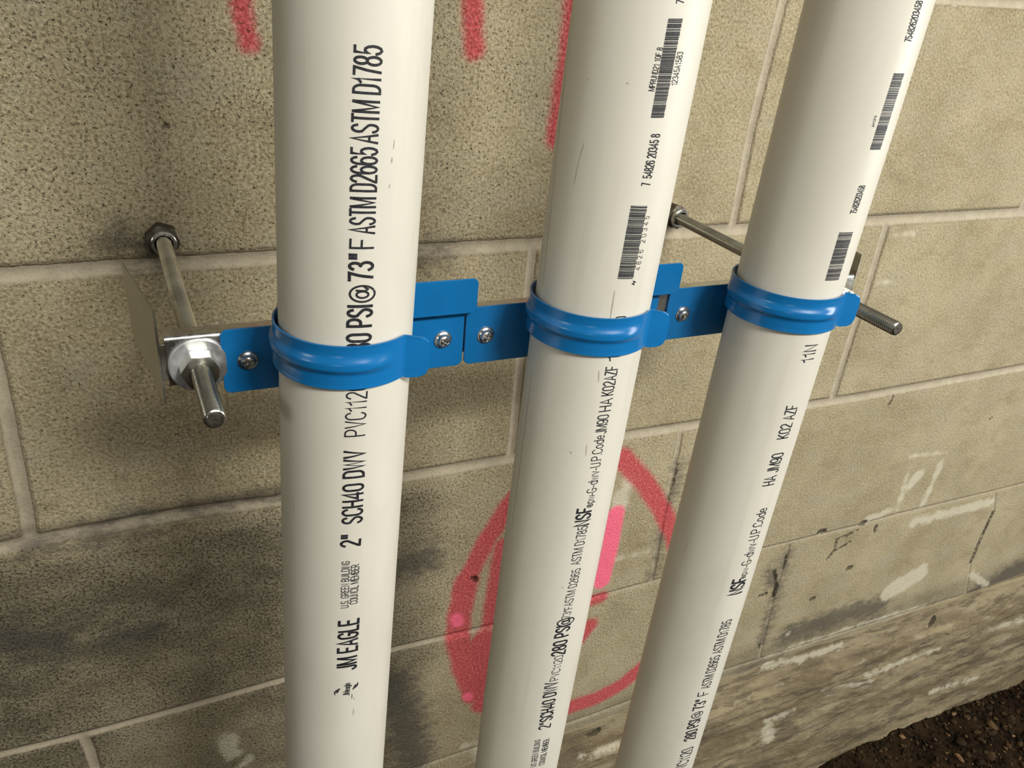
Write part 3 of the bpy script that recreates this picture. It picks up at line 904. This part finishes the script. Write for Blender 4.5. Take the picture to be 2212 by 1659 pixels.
def _glyphs():
    a = _arc
    ring = a(.25, .74, .25, .26, 0, 180) + a(.25, .26, .25, .26, 180, 360) + [(.5, .74)]
    P = [(0, 0), (0, 1), (.25, 1)] + a(.25, .73, .25, .27, 90, -90) + [(0, .46)]
    return {
        '0': (.5, [ring]), 'O': (.5, [ring]), '1': (.3, [[(.0, .74), (.2, .84), (.22, 1), (.22, 0)]]),
        '2': (.5, [a(.25, .73, .24, .27, 165, -20) + [(.0, .04), (.0, 0), (.5, 0)]]),
        '3': (.5, [a(.24, .76, .21, .24, 160, -85), a(.24, .27, .25, .27, 85, -160)]),
        '4': (.5, [[(.38, 0), (.38, 1), (0, .27), (.5, .27)]]),
        '5': (.5, [[(.46, 1), (.08, 1), (.04, .5)] + a(.24, .32, .25, .32, 135, -160)]),
        '6': (.5, [a(.25, .31, .25, .31, 0, 360, 16), [(0, .31)] + a(.25, .70, .25, .30, 180, 20)]),
        '7': (.48, [[(0, 1), (.48, 1), (.32, .55), (.2, 0)]]),
        '8': (.5, [a(.25, .76, .21, .24, 0, 360, 14), a(.25, .27, .25, .27, 0, 360, 14)]),
        '9': (.5, [a(.25, .69, .25, .31, 0, 360, 16), [(.5, .69)] + a(.25, .30, .25, .30, 0, -160)]),
        'A': (.54, [[(0, 0), (.27, 1), (.54, 0)], [(.1, .33), (.44, .33)]]),
        'B': (.5, [[(0, 0), (0, 1), (.26, 1)] + a(.26, .76, .2, .24, 90, -90) + [(0, .52)], [(.2, .52)] + a(.26, .26, .24, .26, 90, -90) + [(0, 0)]]),
        'C': (.5, [a(.25, .73, .25, .27, 12, 180) + a(.25, .27, .25, .27, 180, 348)]),
        'D': (.5, [[(0, 0), (0, 1), (.2, 1)] + a(.2, .7, .3, .3, 90, 0) + a(.2, .3, .3, .3, 0, -90) + [(0, 0)]]),
        'E': (.44, [[(.43, 1), (0, 1), (0, 0), (.44, 0)], [(0, .53), (.39, .53)]]),
        'F': (.42, [[(.42, 1), (0, 1), (0, 0)], [(0, .52), (.37, .52)]]),
        'G': (.5, [a(.25, .73, .25, .27, 15, 180) + a(.25, .27, .25, .27, 180, 360) + [(.5, .46), (.27, .46)]]),
        'H': (.5, [[(0, 0), (0, 1)], [(.5, 0), (.5, 1)], [(0, .52), (.5, .52)]]),
        'I': (.06, [[(.03, 0), (.03, 1)]]), 'J': (.38, [[(.36, 1), (.36, .2)] + a(.18, .2, .18, .2, 0, -175)]),
        'K': (.5, [[(0, 0), (0, 1)], [(.48, 1), (.0, .38)], [(.16, .58), (.5, 0)]]),
        'L': (.42, [[(0, 1), (0, 0), (.42, 0)]]), 'M': (.68, [[(0, 0), (0, 1)], [(.02, 1), (.34, .06), (.66, 1)], [(.68, 1), (.68, 0)]]),
        'N': (.5, [[(0, 0), (0, 1), (.5, 0), (.5, 1)]]), 'P': (.5, [P]), 'R': (.5, [P, [(.27, .46), (.5, 0)]]),
        'S': (.5, [a(.25, .74, .23, .26, 15, 180) + [(.06, .62), (.25, .52), (.44, .4)] + a(.25, .27, .25, .27, 10, -165)]),
        'T': (.5, [[(0, 1), (.5, 1)], [(.25, 1), (.25, 0)]]), 'U': (.5, [[(0, 1)] + a(.25, .25, .25, .25, 180, 360) + [(.5, 1)]]),
        'V': (.5, [[(0, 1), (.25, 0), (.5, 1)]]), 'W': (.72, [[(0, 1), (.18, 0), (.36, .95), (.54, 0), (.72, 1)]]),
        'Z': (.48, [[(.02, 1), (.46, 1), (0, 0), (.48, 0)]]),
        'p': (.42, [[(0, -.25), (0, .7)], a(.21, .35, .21, .35, 0, 360, 14)]), 'd': (.42, [[(.42, 0), (.42, 1)], a(.21, .35, .21, .35, 0, 360, 14)]),
        'w': (.6, [[(0, .7), (.15, 0), (.3, .66), (.45, 0), (.6, .7)]]), 'v': (.4, [[(0, .7), (.2, 0), (.4, .7)]]),
        'o': (.44, [a(.22, .35, .22, .35, 0, 360, 14)]), 'e': (.44, [[(.02, .38), (.44, .38)] + a(.22, .36, .22, .35, 5, 320)]),
        'a': (.4, [a(.2, .3, .2, .3, 0, 360, 14), [(.4, 0), (.4, .6)]]), 'g': (.4, [a(.2, .36, .2, .32, 0, 360, 14), [(.4, .66), (.4, -.1)] + a(.2, -.1, .2, .16, 0, -150)]),
        'l': (.06, [[(.03, 0), (.03, 1)]]), '"': (.3, [[(.05, 1), (.05, .72)], [(.25, 1), (.25, .72)]]),
        '\u00b0': (.22, [a(.11, .84, .10, .15, 0, 360, 10)]), '\u00ae': (.5, [a(.25, .35, .25, .35, 0, 360, 14), [(.18, .2), (.18, .5), (.3, .5), (.3, .36), (.18, .36)], [(.24, .36), (.32, .2)]]),
        '@': (.85, [a(.42, .42, .42, .52, -60, 290, 22), a(.38, .42, .17, .25, 0, 360, 14), [(.60, .68), (.57, .3), (.66, .2), (.78, .34)]]),
        '-': (.26, [[(0, .38), (.26, .38)]]), '.': (.06, [[(.0, .04), (.06, .04)]]), '~': (.5, [[(0, .4), (.15, .6), (.35, .35), (.5, .55)]]),
        ' ': (.20, []),
    }


GLYPHS = _glyphs()


def ribbon(bm, pts, hw):
    P = [Vector(p) for p in pts]
    P = [p for k, p in enumerate(P) if k == 0 or (p - P[k - 1]).length > 1e-6]
    if len(P) < 2:
        return
    L, R = [], []
    n = len(P)
    closed = (P[0] - P[-1]).length < 1e-6
    for k in range(n):
        d0 = (P[k] - P[k - 1]).normalized() if k > 0 else ((P[0] - P[-2]).normalized() if closed else None)
        d1 = (P[k + 1] - P[k]).normalized() if k < n - 1 else ((P[1] - P[0]).normalized() if closed else None)
        d0 = d0 or d1
        d1 = d1 or d0
        n0, n1 = Vector((-d0.y, d0.x)), Vector((-d1.y, d1.x))
        nn = n0 + n1
        nn = nn.normalized() if nn.length > .05 else n0
        sc = 1 / max(.42, nn.dot(n0))
        ext = Vector((0, 0))
        if not closed:
            ext = -d1 * hw * .6 if k == 0 else (d0 * hw * .6 if k == n - 1 else ext)
        L.append(bm.verts.new((*(P[k] + nn * hw * sc + ext), 0)))
        R.append(bm.verts.new((*(P[k] - nn * hw * sc + ext), 0)))
    for k in range(n - 1):
        bm.faces.new((L[k], R[k], R[k + 1], L[k + 1]))


def print_text(i, s, z0, a0, z1, a1, cap, bold):
    hw = cap * (.045 + .014 * bold) * (.75 if s == '@' else 1)
    gap = .17 + .02 * bold
    x = 0.0
    strokes = []
    for ch in s:
        wd, st = GLYPHS[ch]
        for poly in st:
            strokes.append([(x + q[0], q[1]) for q in poly])
        x += wd + gap
    tot = x - gap
    L = z1 - z0
    bm = bmesh.new()
    for poly in strokes:
        pts = []
        for (u, v) in poly:
            t = u / tot
            pts.append(((a0 + (a1 - a0) * t) * R_PIPE - (v - .5) * cap, z0 + t * L))
        ribbon(bm, pts, hw)
    wrap(bm, R_PIPE + .00012)
    bm_obj('printed_lettering', bm, M_INK, pipe_objs[i], smooth=False)


def print_bars(i, bl, br, tl, tr, n, seed):
    rs = random.Random(seed)
    bm = bmesh.new()
    t = 0.0
    parts = []
    while len(parts) < n:
        wdt = rs.choice([1, 1, 1.6, 2.4, 3])
        gap = rs.choice([.45, .45, .7, 1.3])
        parts.append((t, t + wdt))
        t += wdt + gap
    tot = parts[-1][1]

    def P(u, v):
        zb = bl[0] * (1 - u) + br[0] * u
        ab = bl[1] * (1 - u) + br[1] * u
        zt = tl[0] * (1 - u) + tr[0] * u
        at = tl[1] * (1 - u) + tr[1] * u
        return ((ab * (1 - v) + at * v) * R_PIPE, zb * (1 - v) + zt * v, 0)
    for a, b in parts:
        e = 1 - .05 * rs.random()
        vs = [bm.verts.new(P(u, v)) for u, v in ((0, a / tot), (e, a / tot), (e, b / tot), (0, b / tot))]
        bm.faces.new(vs)
    wrap(bm, R_PIPE + .00012)
    bm_obj('printed_barcode', bm, M_INK, pipe_objs[i], smooth=False)


for i in range(3):
    pipe_objs.append(build_pipe(i))
bpy.context.view_layer.update()
for t in TEXT:
    print_text(*t)
for bb in BARS:
    print_bars(*bb)


def print_leaf():
    """the small two-stroke emblem under the first pipe's lettering"""
    bm = bmesh.new()
    for (ua, za, ub, zb, wd, bend) in LEAF:
        n = 8
        pts = []
        for k in range(n + 1):
            t = k / n
            dx, dz = ub - ua, zb - za
            L = math.hypot(dx, dz)
            nx, nz = -dz / L, dx / L
            c = bend * 4 * t * (1 - t)
            hw = wd * math.sin(PI * (.12 + .76 * t))
            bx, bz = ua + dx * t + nx * c, za + dz * t + nz * c
            pts.append(((bx + nx * hw, bz + nz * hw), (bx - nx * hw, bz - nz * hw)))
        for k in range(n):
            q = [pts[k][0], pts[k + 1][0], pts[k + 1][1], pts[k][1]]
            bm.faces.new([bm.verts.new((p[0], p[1], 0)) for p in q])
    wrap(bm, R_PIPE + .00012)
    bm_obj('printed_emblem', bm, M_INK, pipe_objs[0], smooth=False)


print_leaf()

M_SCUFF = make_soil()
M_SCUFF.name = 'brown_scuff'
M_SCUFF.node_tree.nodes['Principled BSDF'].inputs['Base Color'].default_value = (.40, .36, .28, 1)
for l_ in list(M_SCUFF.node_tree.links):
    if l_.to_node.name == 'Principled BSDF':
        M_SCUFF.node_tree.links.remove(l_)


def scuffs(i, items, name):
    bm = bmesh.new()
    for za, aa, zb_, ab, wd in items:
        n = max(2, int(abs(zb_ - za) / .02))
        rs = random.Random(int(za * 1e4))
        pts = []
        for k in range(n + 1):
            t = k / n
            pts.append(((aa + (ab - aa) * t) * R_PIPE, za + (zb_ - za) * t, (.55 if n < 20 else 1) * wd * (.35 + .65 * math.sin(PI * min(.95, max(.05, t)))) if n < 20 else wd * rs.uniform(.6, 1)))
        for p, q in zip(pts[:-1], pts[1:]):
            bm.faces.new([bm.verts.new((x_, z_, 0)) for x_, z_ in ((p[0] - p[2], p[1]), (p[0] + p[2], p[1]), (q[0] + q[2], q[1]), (q[0] - q[2], q[1]))])
    wrap(bm, R_PIPE + .0001)
    bm_obj(name, bm, M_SCUFF, pipe_objs[i], smooth=False)


for it in SCUFF0:
    scuffs(0, [it], 'scuff_mark')
for it in SCUFF1:
    scuffs(1, [it], 'scuff_mark')
for it in SEAM:
    scuffs(1, [it], 'extrusion_line')


# ------------------------------------------------------------------ hardware primitives
def prism(bm, outline, y0, y1, ch=.0003):
    """closed outline in x,z extruded from y0 (front) to y1 with a small chamfer"""
    cx = sum(p[0] for p in outline) / len(outline)
    cz = sum(p[1] for p in outline) / len(outline)
    n = len(outline)

    def inset(d):
        res = []
        for k in range(n):
            a, b, c = outline[k - 1], outline[k], outline[(k + 1) % n]
            e1 = Vector((b[0] - a[0], b[1] - a[1])).normalized()
            e2 = Vector((c[0] - b[0], c[1] - b[1])).normalized()
            nn = Vector((-(e1.y + e2.y), e1.x + e2.x))
            if nn.length < 1e-9:
                nn = Vector((-e1.y, e1.x))
            nn.normalize()
            cosv = max(.5, nn.dot(Vector((-e1.y, e1.x))))
            res.append((b[0] + nn.x * d / cosv, b[1] + nn.y * d / cosv))
        return res
    rings = [(inset(ch), y0), (outline, y0 + ch), (outline, y1 - ch), (inset(ch), y1)]
    vs = [[bm.verts.new((p[0], y, p[1])) for p in o] for o, y in rings]
    for a, b in zip(vs[:-1], vs[1:]):
        for k in range(n):
            bm.faces.new((a[k], a[(k + 1) % n], b[(k + 1) % n], b[k]))
    bm.faces.new(vs[0])
    bm.faces.new(vs[-1][::-1])


def rrect(x0, x1, z0, z1, r, n=6, corners=(1, 1, 1, 1)):
    """counter-clockwise rounded rectangle; corners order: bl, br, tr, tl"""
    pts = []
    for (cx, cz, a0), on in zip(((x0 + r, z0 + r, PI), (x1 - r, z0 + r, 1.5 * PI), (x1 - r, z1 - r, 0), (x0 + r, z1 - r, .5 * PI)), corners):
        if on:
            for k in range(n + 1):
                a = a0 + .5 * PI * k / n
                pts.append((cx + r * math.cos(a), cz + r * math.sin(a)))
        else:
            pts.append((x0 if cx < (x0 + x1) / 2 else x1, z0 if cz < (z0 + z1) / 2 else z1))
    return pts


def lathe(bm, prof, n=48, cap0=True, cap1=True, hexf=None):
    """prof: (radius, y) pairs, turned about the y axis"""
    rings = []
    for r, y in prof:
        ring = []
        for k in range(n):
            a = 2 * PI * k / n
            rr = r
            if callable(r):
                rr = r(a)
            yy = y(a) if callable(y) else y
            ring.append(bm.verts.new((rr * math.cos(a), yy, rr * math.sin(a))))
        rings.append(ring)
    for a, b in zip(rings[:-1], rings[1:]):
        for k in range(n):
            bm.faces.new((a[k], a[(k + 1) % n], b[(k + 1) % n], b[k]))
    if cap0:
        bm.faces.new(rings[0])
    if cap1:
        bm.faces.new(rings[-1][::-1])


def nut_mesh(name, parent, y_front, y_back, af, hole, mat, rot=0.0):
    """hexagon nut whose front face is at y_front (towards the room)"""
    ap = af / 2
    def rh(a):
        return ap / math.cos(((a + rot) % (PI / 3)) - PI / 6)
    rc = ap * 1.0
    sl = .5
    bm = bmesh.new()
    def yf(a):
        return y_front + max(0, rh(a) - rc) * sl
    def yb(a):
        return y_back - max(0, rh(a) - rc) * sl
    lathe(bm, [(hole, y_front + .0012), (hole + .0008, y_front), (lambda a: min(rh(a), rc) * .97, y_front), (rh, yf), (rh, yb),
               (lambda a: min(rh(a), rc) * .97, y_back), (hole + .0008, y_back), (hole, y_back - .0012), (hole, y_front + .0012)], 72, False, False)
    bmesh.ops.remove_doubles(bm, verts=bm.verts, dist=1e-6)
    return bm_obj(name, bm, mat, parent, sharp=25)


def washer_mesh(name, parent, y_front, y_back, ro, hole, mat):
    bm = bmesh.new()
    e = .0003
    lathe(bm, [(hole, y_front + e), (hole + e, y_front), (ro - e * 2, y_front), (ro, y_front + e * 1.5), (ro, y_back - e), (ro - e, y_back), (hole + e, y_back), (hole, y_back - e), (hole, y_front + e)], 64, False, False)
    bmesh.ops.remove_doubles(bm, verts=bm.verts, dist=1e-6)
    return bm_obj(name, bm, mat, parent, sharp=30)


def rod_mesh(name, parent, y_tip, y_in, r, pitch, mat, depth=.00062):
    n, per = 28, 8
    rows = int((y_in - y_tip) / pitch * per)
    V, F = [], []
    for j in range(rows + 1):
        y = y_tip + (y_in - y_tip) * j / rows
        for k in range(n):
            a = 2 * PI * k / n
            ph = ((y - y_tip) / pitch + k / n) % 1.0
            tri = abs(2 * ph - 1)
            rr = r - depth * (1 - tri)
            rr -= max(0, .0009 - (y - y_tip)) * .9
            V.append((rr * math.cos(a), y, rr * math.sin(a)))
    for j in range(rows):
        for k in range(n):
            a, b = j * n + k, j * n + (k + 1) % n
            F.append((a, a + n, b + n, b))
    F.append(list(range(n)))
    F.append(list(range(rows * n, rows * n + n))[::-1])
    o = mesh_obj(name, V, F, mat, parent, smooth=True)
    o.data.set_sharp_from_angle(angle=math.radians(60))
    return o


# ------------------------------------------------------------------ galvanised bracket (bar with bent end flanges)
ZC = .0196
YP = -.1951          # front of the blue plates
YW = -.1935          # front of the bar's web


def build_bracket():
    root = empty('mounting_bracket', (-.0755, YW, .0215), 'long galvanised steel bracket bar behind the three blue clamps', 'bracket')
    inv = Matrix.Translation(-Vector(root.location))
    T_ = .0016
    z0, z1, dep, rb = .0085, .0350, .009, .0026
    # C section, outer then inner
    def arc(cy, cz, r, a0, a1, n=5):
        return [(cy + r * math.cos(a0 + (a1 - a0) * k / n), cz + r * math.sin(a0 + (a1 - a0) * k / n)) for k in range(n + 1)]
    outer = [(YW + dep, z0)] + arc(YW + rb, z0 + rb, rb, 1.5 * PI, PI) + arc(YW + rb, z1 - rb, rb, PI, .5 * PI) + [(YW + dep, z1)]
    ri = rb - T_
    inner = [(YW + dep, z1 - T_)] + arc(YW + rb, z1 - rb, ri, .5 * PI, PI) + arc(YW + rb, z0 + rb, ri, PI, 1.5 * PI) + [(YW + dep, z0 + T_)]
    sec = outer + inner
    xa, xb = -.2922, .1420
    bm = bmesh.new()
    A = [bm.verts.new((xa, y, z)) for y, z in sec]
    B = [bm.verts.new((xb, y, z)) for y, z in sec]
    n = len(sec)
    for k in range(n):
        bm.faces.new((A[k], A[(k + 1) % n], B[(k + 1) % n], B[k]))
    bm.faces.new(A[::-1])
    bm.faces.new(B)
    bm.transform(inv)
    bm_obj('bar', bm, M_GALV, root)
    for sx, x0, nm in ((-1, -.2945, 'l'), (1, .1443, 'r')):
        # flange: front edge upright at the bar's end, flaring outwards towards the wall
        bm = bmesh.new()
        yf, yb_t, yb_b = -.1925, -.1255, -.1060
        zt, zb = .0479, -.0002
        dx = sx * .0110
        cor = [(0.0, zb), (1.0, zb + .0), (1.0, zt), (0.0, zt)]
        th = .0011
        nrm = Vector((sx * .985, .16, 0)).normalized() * th
        nu, nv = 12, 8
        fr, bk = [], []
        for j in range(nv + 1):
            z = zb + (zt - zb) * j / nv
            yb = yb_b + (yb_t - yb_b) * j / nv
            ra, rb2 = [], []
            for k in range(nu + 1):
                u = k / nu
                p = Vector((x0 + dx * u, yf + (yb - yf) * u, z))
                # round the corners a little
                ra.append(bm.verts.new(p))
                rb2.append(bm.verts.new(p + nrm))
            fr.append(ra)
            bk.append(rb2)
        for j in range(nv):
            for k in range(nu):
                bm.faces.new((fr[j][k], fr[j][k + 1], fr[j + 1][k + 1], fr[j + 1][k]))
                bm.faces.new((bk[j][k], bk[j + 1][k], bk[j + 1][k + 1], bk[j][k + 1]))
        loop_f = fr[0] + [fr[j][-1] for j in range(1, nv + 1)] + fr[-1][-2::-1] + [fr[j][0] for j in range(nv - 1, 0, -1)]
        loop_b = bk[0] + [bk[j][-1] for j in range(1, nv + 1)] + bk[-1][-2::-1] + [bk[j][0] for j in range(nv - 1, 0, -1)]
        for k in range(len(loop_f)):
            k2 = (k + 1) % len(loop_f)
            bm.faces.new((loop_f[k], loop_b[k], loop_b[k2], loop_f[k2]))
        # bent corner that joins flange and bar
        cx0, cx1 = (x0 + nrm.x * .2, xa + .0005) if sx < 0 else (xb - .0005, x0 + nrm.x * .2)
        prism(bm, rrect(min(cx0, cx1), max(cx0, cx1), z0 + .004, z1 - .004, .0006, 2), YW + .0006, YW + .0026, .0002)
        bm.transform(inv)
        bmesh.ops.recalc_face_normals(bm, faces=bm.faces)
        o = bm_obj('end_flange', bm, M_GALVB, root)
        o['label'] = 'dull mottled end flange of the bracket'


build_bracket()


# ------------------------------------------------------------------ threaded rods
def build_rod(x, tip, mat, label, hexrot, washmat):
    root = empty('threaded_rod', (x, 0, ZC + .0), label, 'threaded rod', 'threaded rods anchored in the block wall')
    r = .00476
    rod_mesh('rod', root, tip, .025, r, .00159, mat)
    # wall anchor: collar, washer and nut
    nut_mesh('wall_nut', root, -.0100, .0015, .0188, r, M_DARKCUT, .3)
    washer_mesh('wall_collar', root, -.0150, -.0098, .0080, .0057, M_GALV)
    washer_mesh('front_washer', root, YW - .0019, YW - .0001, .0137, r, washmat)
    nut_mesh('front_nut', root, YW - .0104, YW - .0019, .0160, r, M_ZINC, hexrot)
    nut_mesh('rear_nut', root, YW + .0019, YW + .0100, .0143, r, M_ZINC, .1)
    washer_mesh('cut_end', root, tip - .00005, tip + .0006, r * .80, .0002, M_DARKCUT)
    return root


rl = build_rod(-.2825, -.2480, M_ZINC, 'left threaded rod with large washer and hex nut facing out beside the leftmost pipe', .05, M_WASH)
rl.rotation_euler = (math.radians(0.0), 0, math.radians(1.2))
rr_ = build_rod(.1276, -.2490, M_ROD2, 'right threaded rod passing behind the rightmost pipe, its bare tip sticking out', .2, M_GALVB)


# ------------------------------------------------------------------ blue pipe clamps
PL_X = [-.2681, -.1428, -.0109]
PL_W = .1242
SCREW_OFF = .0119
STRAP_Z0, STRAP_Z1 = .0314, .0520


def screw_mesh(name, parent, x, y, z, rot):
    bm = bmesh.new()
    n = 56
    prof = [(.0050, .0), (.00505, -.0004), (.0049, -.0008), (.0042, -.0012), (.0036, -.0015), (.0034, -.0022), (.0030, -.0029), (.0025, -.0033),
            (.0021, -.0035), (.0017, -.0036), (.0013, -.0037), (.0009, -.0037), (.0005, -.0037)]
    rings = []
    for r, yy in prof:
        ring = []
        for k in range(n):
            a = 2 * PI * k / n
            X, Z = r * math.cos(a), r * math.sin(a)
            u = X * math.cos(rot) + Z * math.sin(rot)
            v = -X * math.sin(rot) + Z * math.cos(rot)
            dy = 0
            if min(abs(u), abs(v)) < .00048 and r < .0023:
                dy = .0012 * (1 - max(abs(u), abs(v)) / .0032)
            ring.append(bm.verts.new((x + X, y + yy + dy, z + Z)))
        rings.append(ring)
    for a, b in zip(rings[:-1], rings[1:]):
        for k in range(n):
            bm.faces.new((a[k], a[(k + 1) % n], b[(k + 1) % n], b[k]))
    bm.faces.new(rings[0])
    bm.faces.new(rings[-1][::-1])
    return bm_obj(name, bm, M_BRIGHT, parent, sharp=40)


def strap_mesh(parent, cx, cy, slant):
    """band bent round the pipe: leg from the plate, arc, flared grip tab"""
    rc = .0309
    t = .0012
    path = []      # (x, y, heading)
    a_back = math.radians(-163)
    n = 88
    a1 = math.radians(36)
    for k in range(n + 1):
        a = a_back + (a1 - a_back) * k / n
        e_ = min(1, max(0, (-a - 1.2) / 1.2))
        rr = rc + .0012 * e_ * (1 - max(0, -a - 2.2) / .7)
        path.append((rr * math.sin(a), -rr * math.cos(a)))
    # fillet turning outwards
    rf = .0035
    px, py = path[-1]
    hx, hy = math.cos(a1), math.sin(a1)
    ccx, ccy = px + hy * rf, py - hx * rf      # centre lies outside the pipe
    for k in range(1, 7):
        b = a1 * (1 - k / 6.0) - .10 * (k / 6.0)
        path.append((ccx - rf * math.sin(b), ccy + rf * math.cos(b)))
    bx, by = path[-1]
    L = .0112
    for k in range(1, 15):
        path.append((bx + L * k / 14 * math.cos(-.10), by + L * k / 14 * math.sin(-.10)))
    P = [Vector((p[0], p[1])) for p in path]
    S = [0]
    for a, b in zip(P[:-1], P[1:]):
        S.append(S[-1] + (b - a).length)
    tot = S[-1]
    s_arc0 = S[int(n * .25)]
    s_arc1 = S[n]
    m_ = 30
    zc = (STRAP_Z0 + STRAP_Z1) / 2
    hh = (STRAP_Z1 - STRAP_Z0) / 2
    bm = bmesh.new()
    outer, inner = [], []
    for k, p in enumerate(P):
        a = P[max(0, k - 1)]
        b = P[min(len(P) - 1, k + 1)]
        d = (b - a).normalized()
        nrm = Vector((d.y, -d.x))          # points away from the pipe
        top = bot = hh
        d_end = tot - S[k]
        rad = .0042
        if d_end < rad:
            cut = rad - math.sqrt(max(0, rad * rad - (rad - d_end) ** 2))
            top -= cut
            bot -= cut
        # the tab is cut a little lower at its top and steps down below the band
        tt = min(1, max(0, (S[k] - s_arc1 - .001) / .0035))
        tt = tt * tt * (3 - 2 * tt)
        bot += .0008 * tt
        top -= .0022 * min(1, max(0, (S[k] - s_arc1 - .002) / .010))
        f0 = min(1, max(0, (S[k] - s_arc0 + .012) / .014))
        f1 = min(1, max(0, (s_arc1 - .0025 - S[k]) / .019))
        bf = (f0 * f0 * (3 - 2 * f0)) * (f1 * f1 * (3 - 2 * f1))
        ro, rin = [], []
        for j in range(m_ + 1):
            v = -1 + 2 * j / m_
            z = zc + (v * top if v > 0 else v * bot)
            q = (z - (zc + .0004)) / (.0058 if z > zc + .0004 else .0044)
            bead = .0016 * bf * (math.cos(min(1, abs(q)) * PI) + 1) / 2
            bead = bead * (1.25 if abs(q) < 1 else 0)
            bead = min(bead, .0016)
            lip = .0004 * max(0, abs(v) - .9) / .1 * (1 if d_end > rad else 0)
            e = .0003 * max(0, abs(v) - .94) / .06
            o_ = p + nrm * (t + bead - e + lip)
            i_ = p + nrm * (bead * .0 + lip)
            ro.append(bm.verts.new((cx + o_.x, cy + o_.y, z)))
            rin.append(bm.verts.new((cx + i_.x, cy + i_.y, z)))
        outer.append(ro)
        inner.append(rin)
    for k in range(len(P) - 1):
        for j in range(m_):
            bm.faces.new((outer[k][j], outer[k + 1][j], outer[k + 1][j + 1], outer[k][j + 1]))
            bm.faces.new((inner[k][j], inner[k][j + 1], inner[k + 1][j + 1], inner[k + 1][j]))
        bm.faces.new((outer[k][0], inner[k][0], inner[k + 1][0], outer[k + 1][0]))
        bm.faces.new((outer[k][m_], outer[k + 1][m_], inner[k + 1][m_], inner[k][m_]))
    for k in (0, len(P) - 1):
        for j in range(m_):
            bm.faces.new((outer[k][j], outer[k][j + 1], inner[k][j + 1], inner[k][j]))
    # follow the pipe's slight lean
    (px_, py_), (tx, ty), _ = slant
    for v in bm.verts:
        dz = v.co.z - .04
        v.co.x += tx * dz * 1.0
        v.co.y += ty * dz * .5
    bm.transform(Matrix.Translation(-Vector(parent.location)))
    return bm_obj('strap', bm, M_BLUE, parent, sharp=40)


def build_clamp(i, label):
    x0 = PL_X[i]
    x1 = x0 + PL_W
    root = empty('pipe_clamp', ((x0 + x1) / 2, YP, ZC), label, 'pipe clamp', 'blue pipe clamps on the bracket')
    inv = Matrix.Translation(-Vector(root.location))
    h = .03375 / 2
    (px, py), lean, _ = PIPES[i]
    bm = bmesh.new()
    prism(bm, rrect(x0, x1, ZC - h, ZC + h, .0035), YP, YP + .0014, .0003)
    bm.transform(inv)
    bm_obj('base_plate', bm, M_BLUE, root)
    # release tab: pressed forwards above the plate, its lower edge turned back
    bm = bmesh.new()
    yt = YP - .0055
    xl, xr = px + .0210, x1 + (.0044, .0092, .0044)[i]
    zb = .0359
    prism(bm, rrect(xl, xr, zb, .0551, .0030, corners=(0, 1, 1, 0)), yt, yt + .0014, .0003)
    # web that carries the tab, hidden behind the pipe
    prism(bm, [(xl, zb - .008), (xl + .0014, zb - .008), (xl + .0014, .0530), (xl, .0530)], yt + .0010, YP + .0004, .0001)
    bm.transform(inv)
    bm_obj('release_tab', bm, M_BLUE, root)
    strap_mesh(root, px, py, PIPES[i])
    for k, sx in enumerate((x0 + SCREW_OFF, x1 - SCREW_OFF)):
        o = screw_mesh('screw', root, 0, 0, 0, .4 + i * 1.1 + k * .7)
        o.location = (sx - root.location.x, 0, 0)
        o['label'] = 'bright steel pan head screw'
    return root


build_clamp(0, 'blue steel pipe clamp around the leftmost white pipe, beside the hex nut and washer')
build_clamp(1, 'blue steel pipe clamp around the middle white pipe')
build_clamp(2, 'blue steel pipe clamp around the rightmost white pipe, its grip tab by the rod tip')
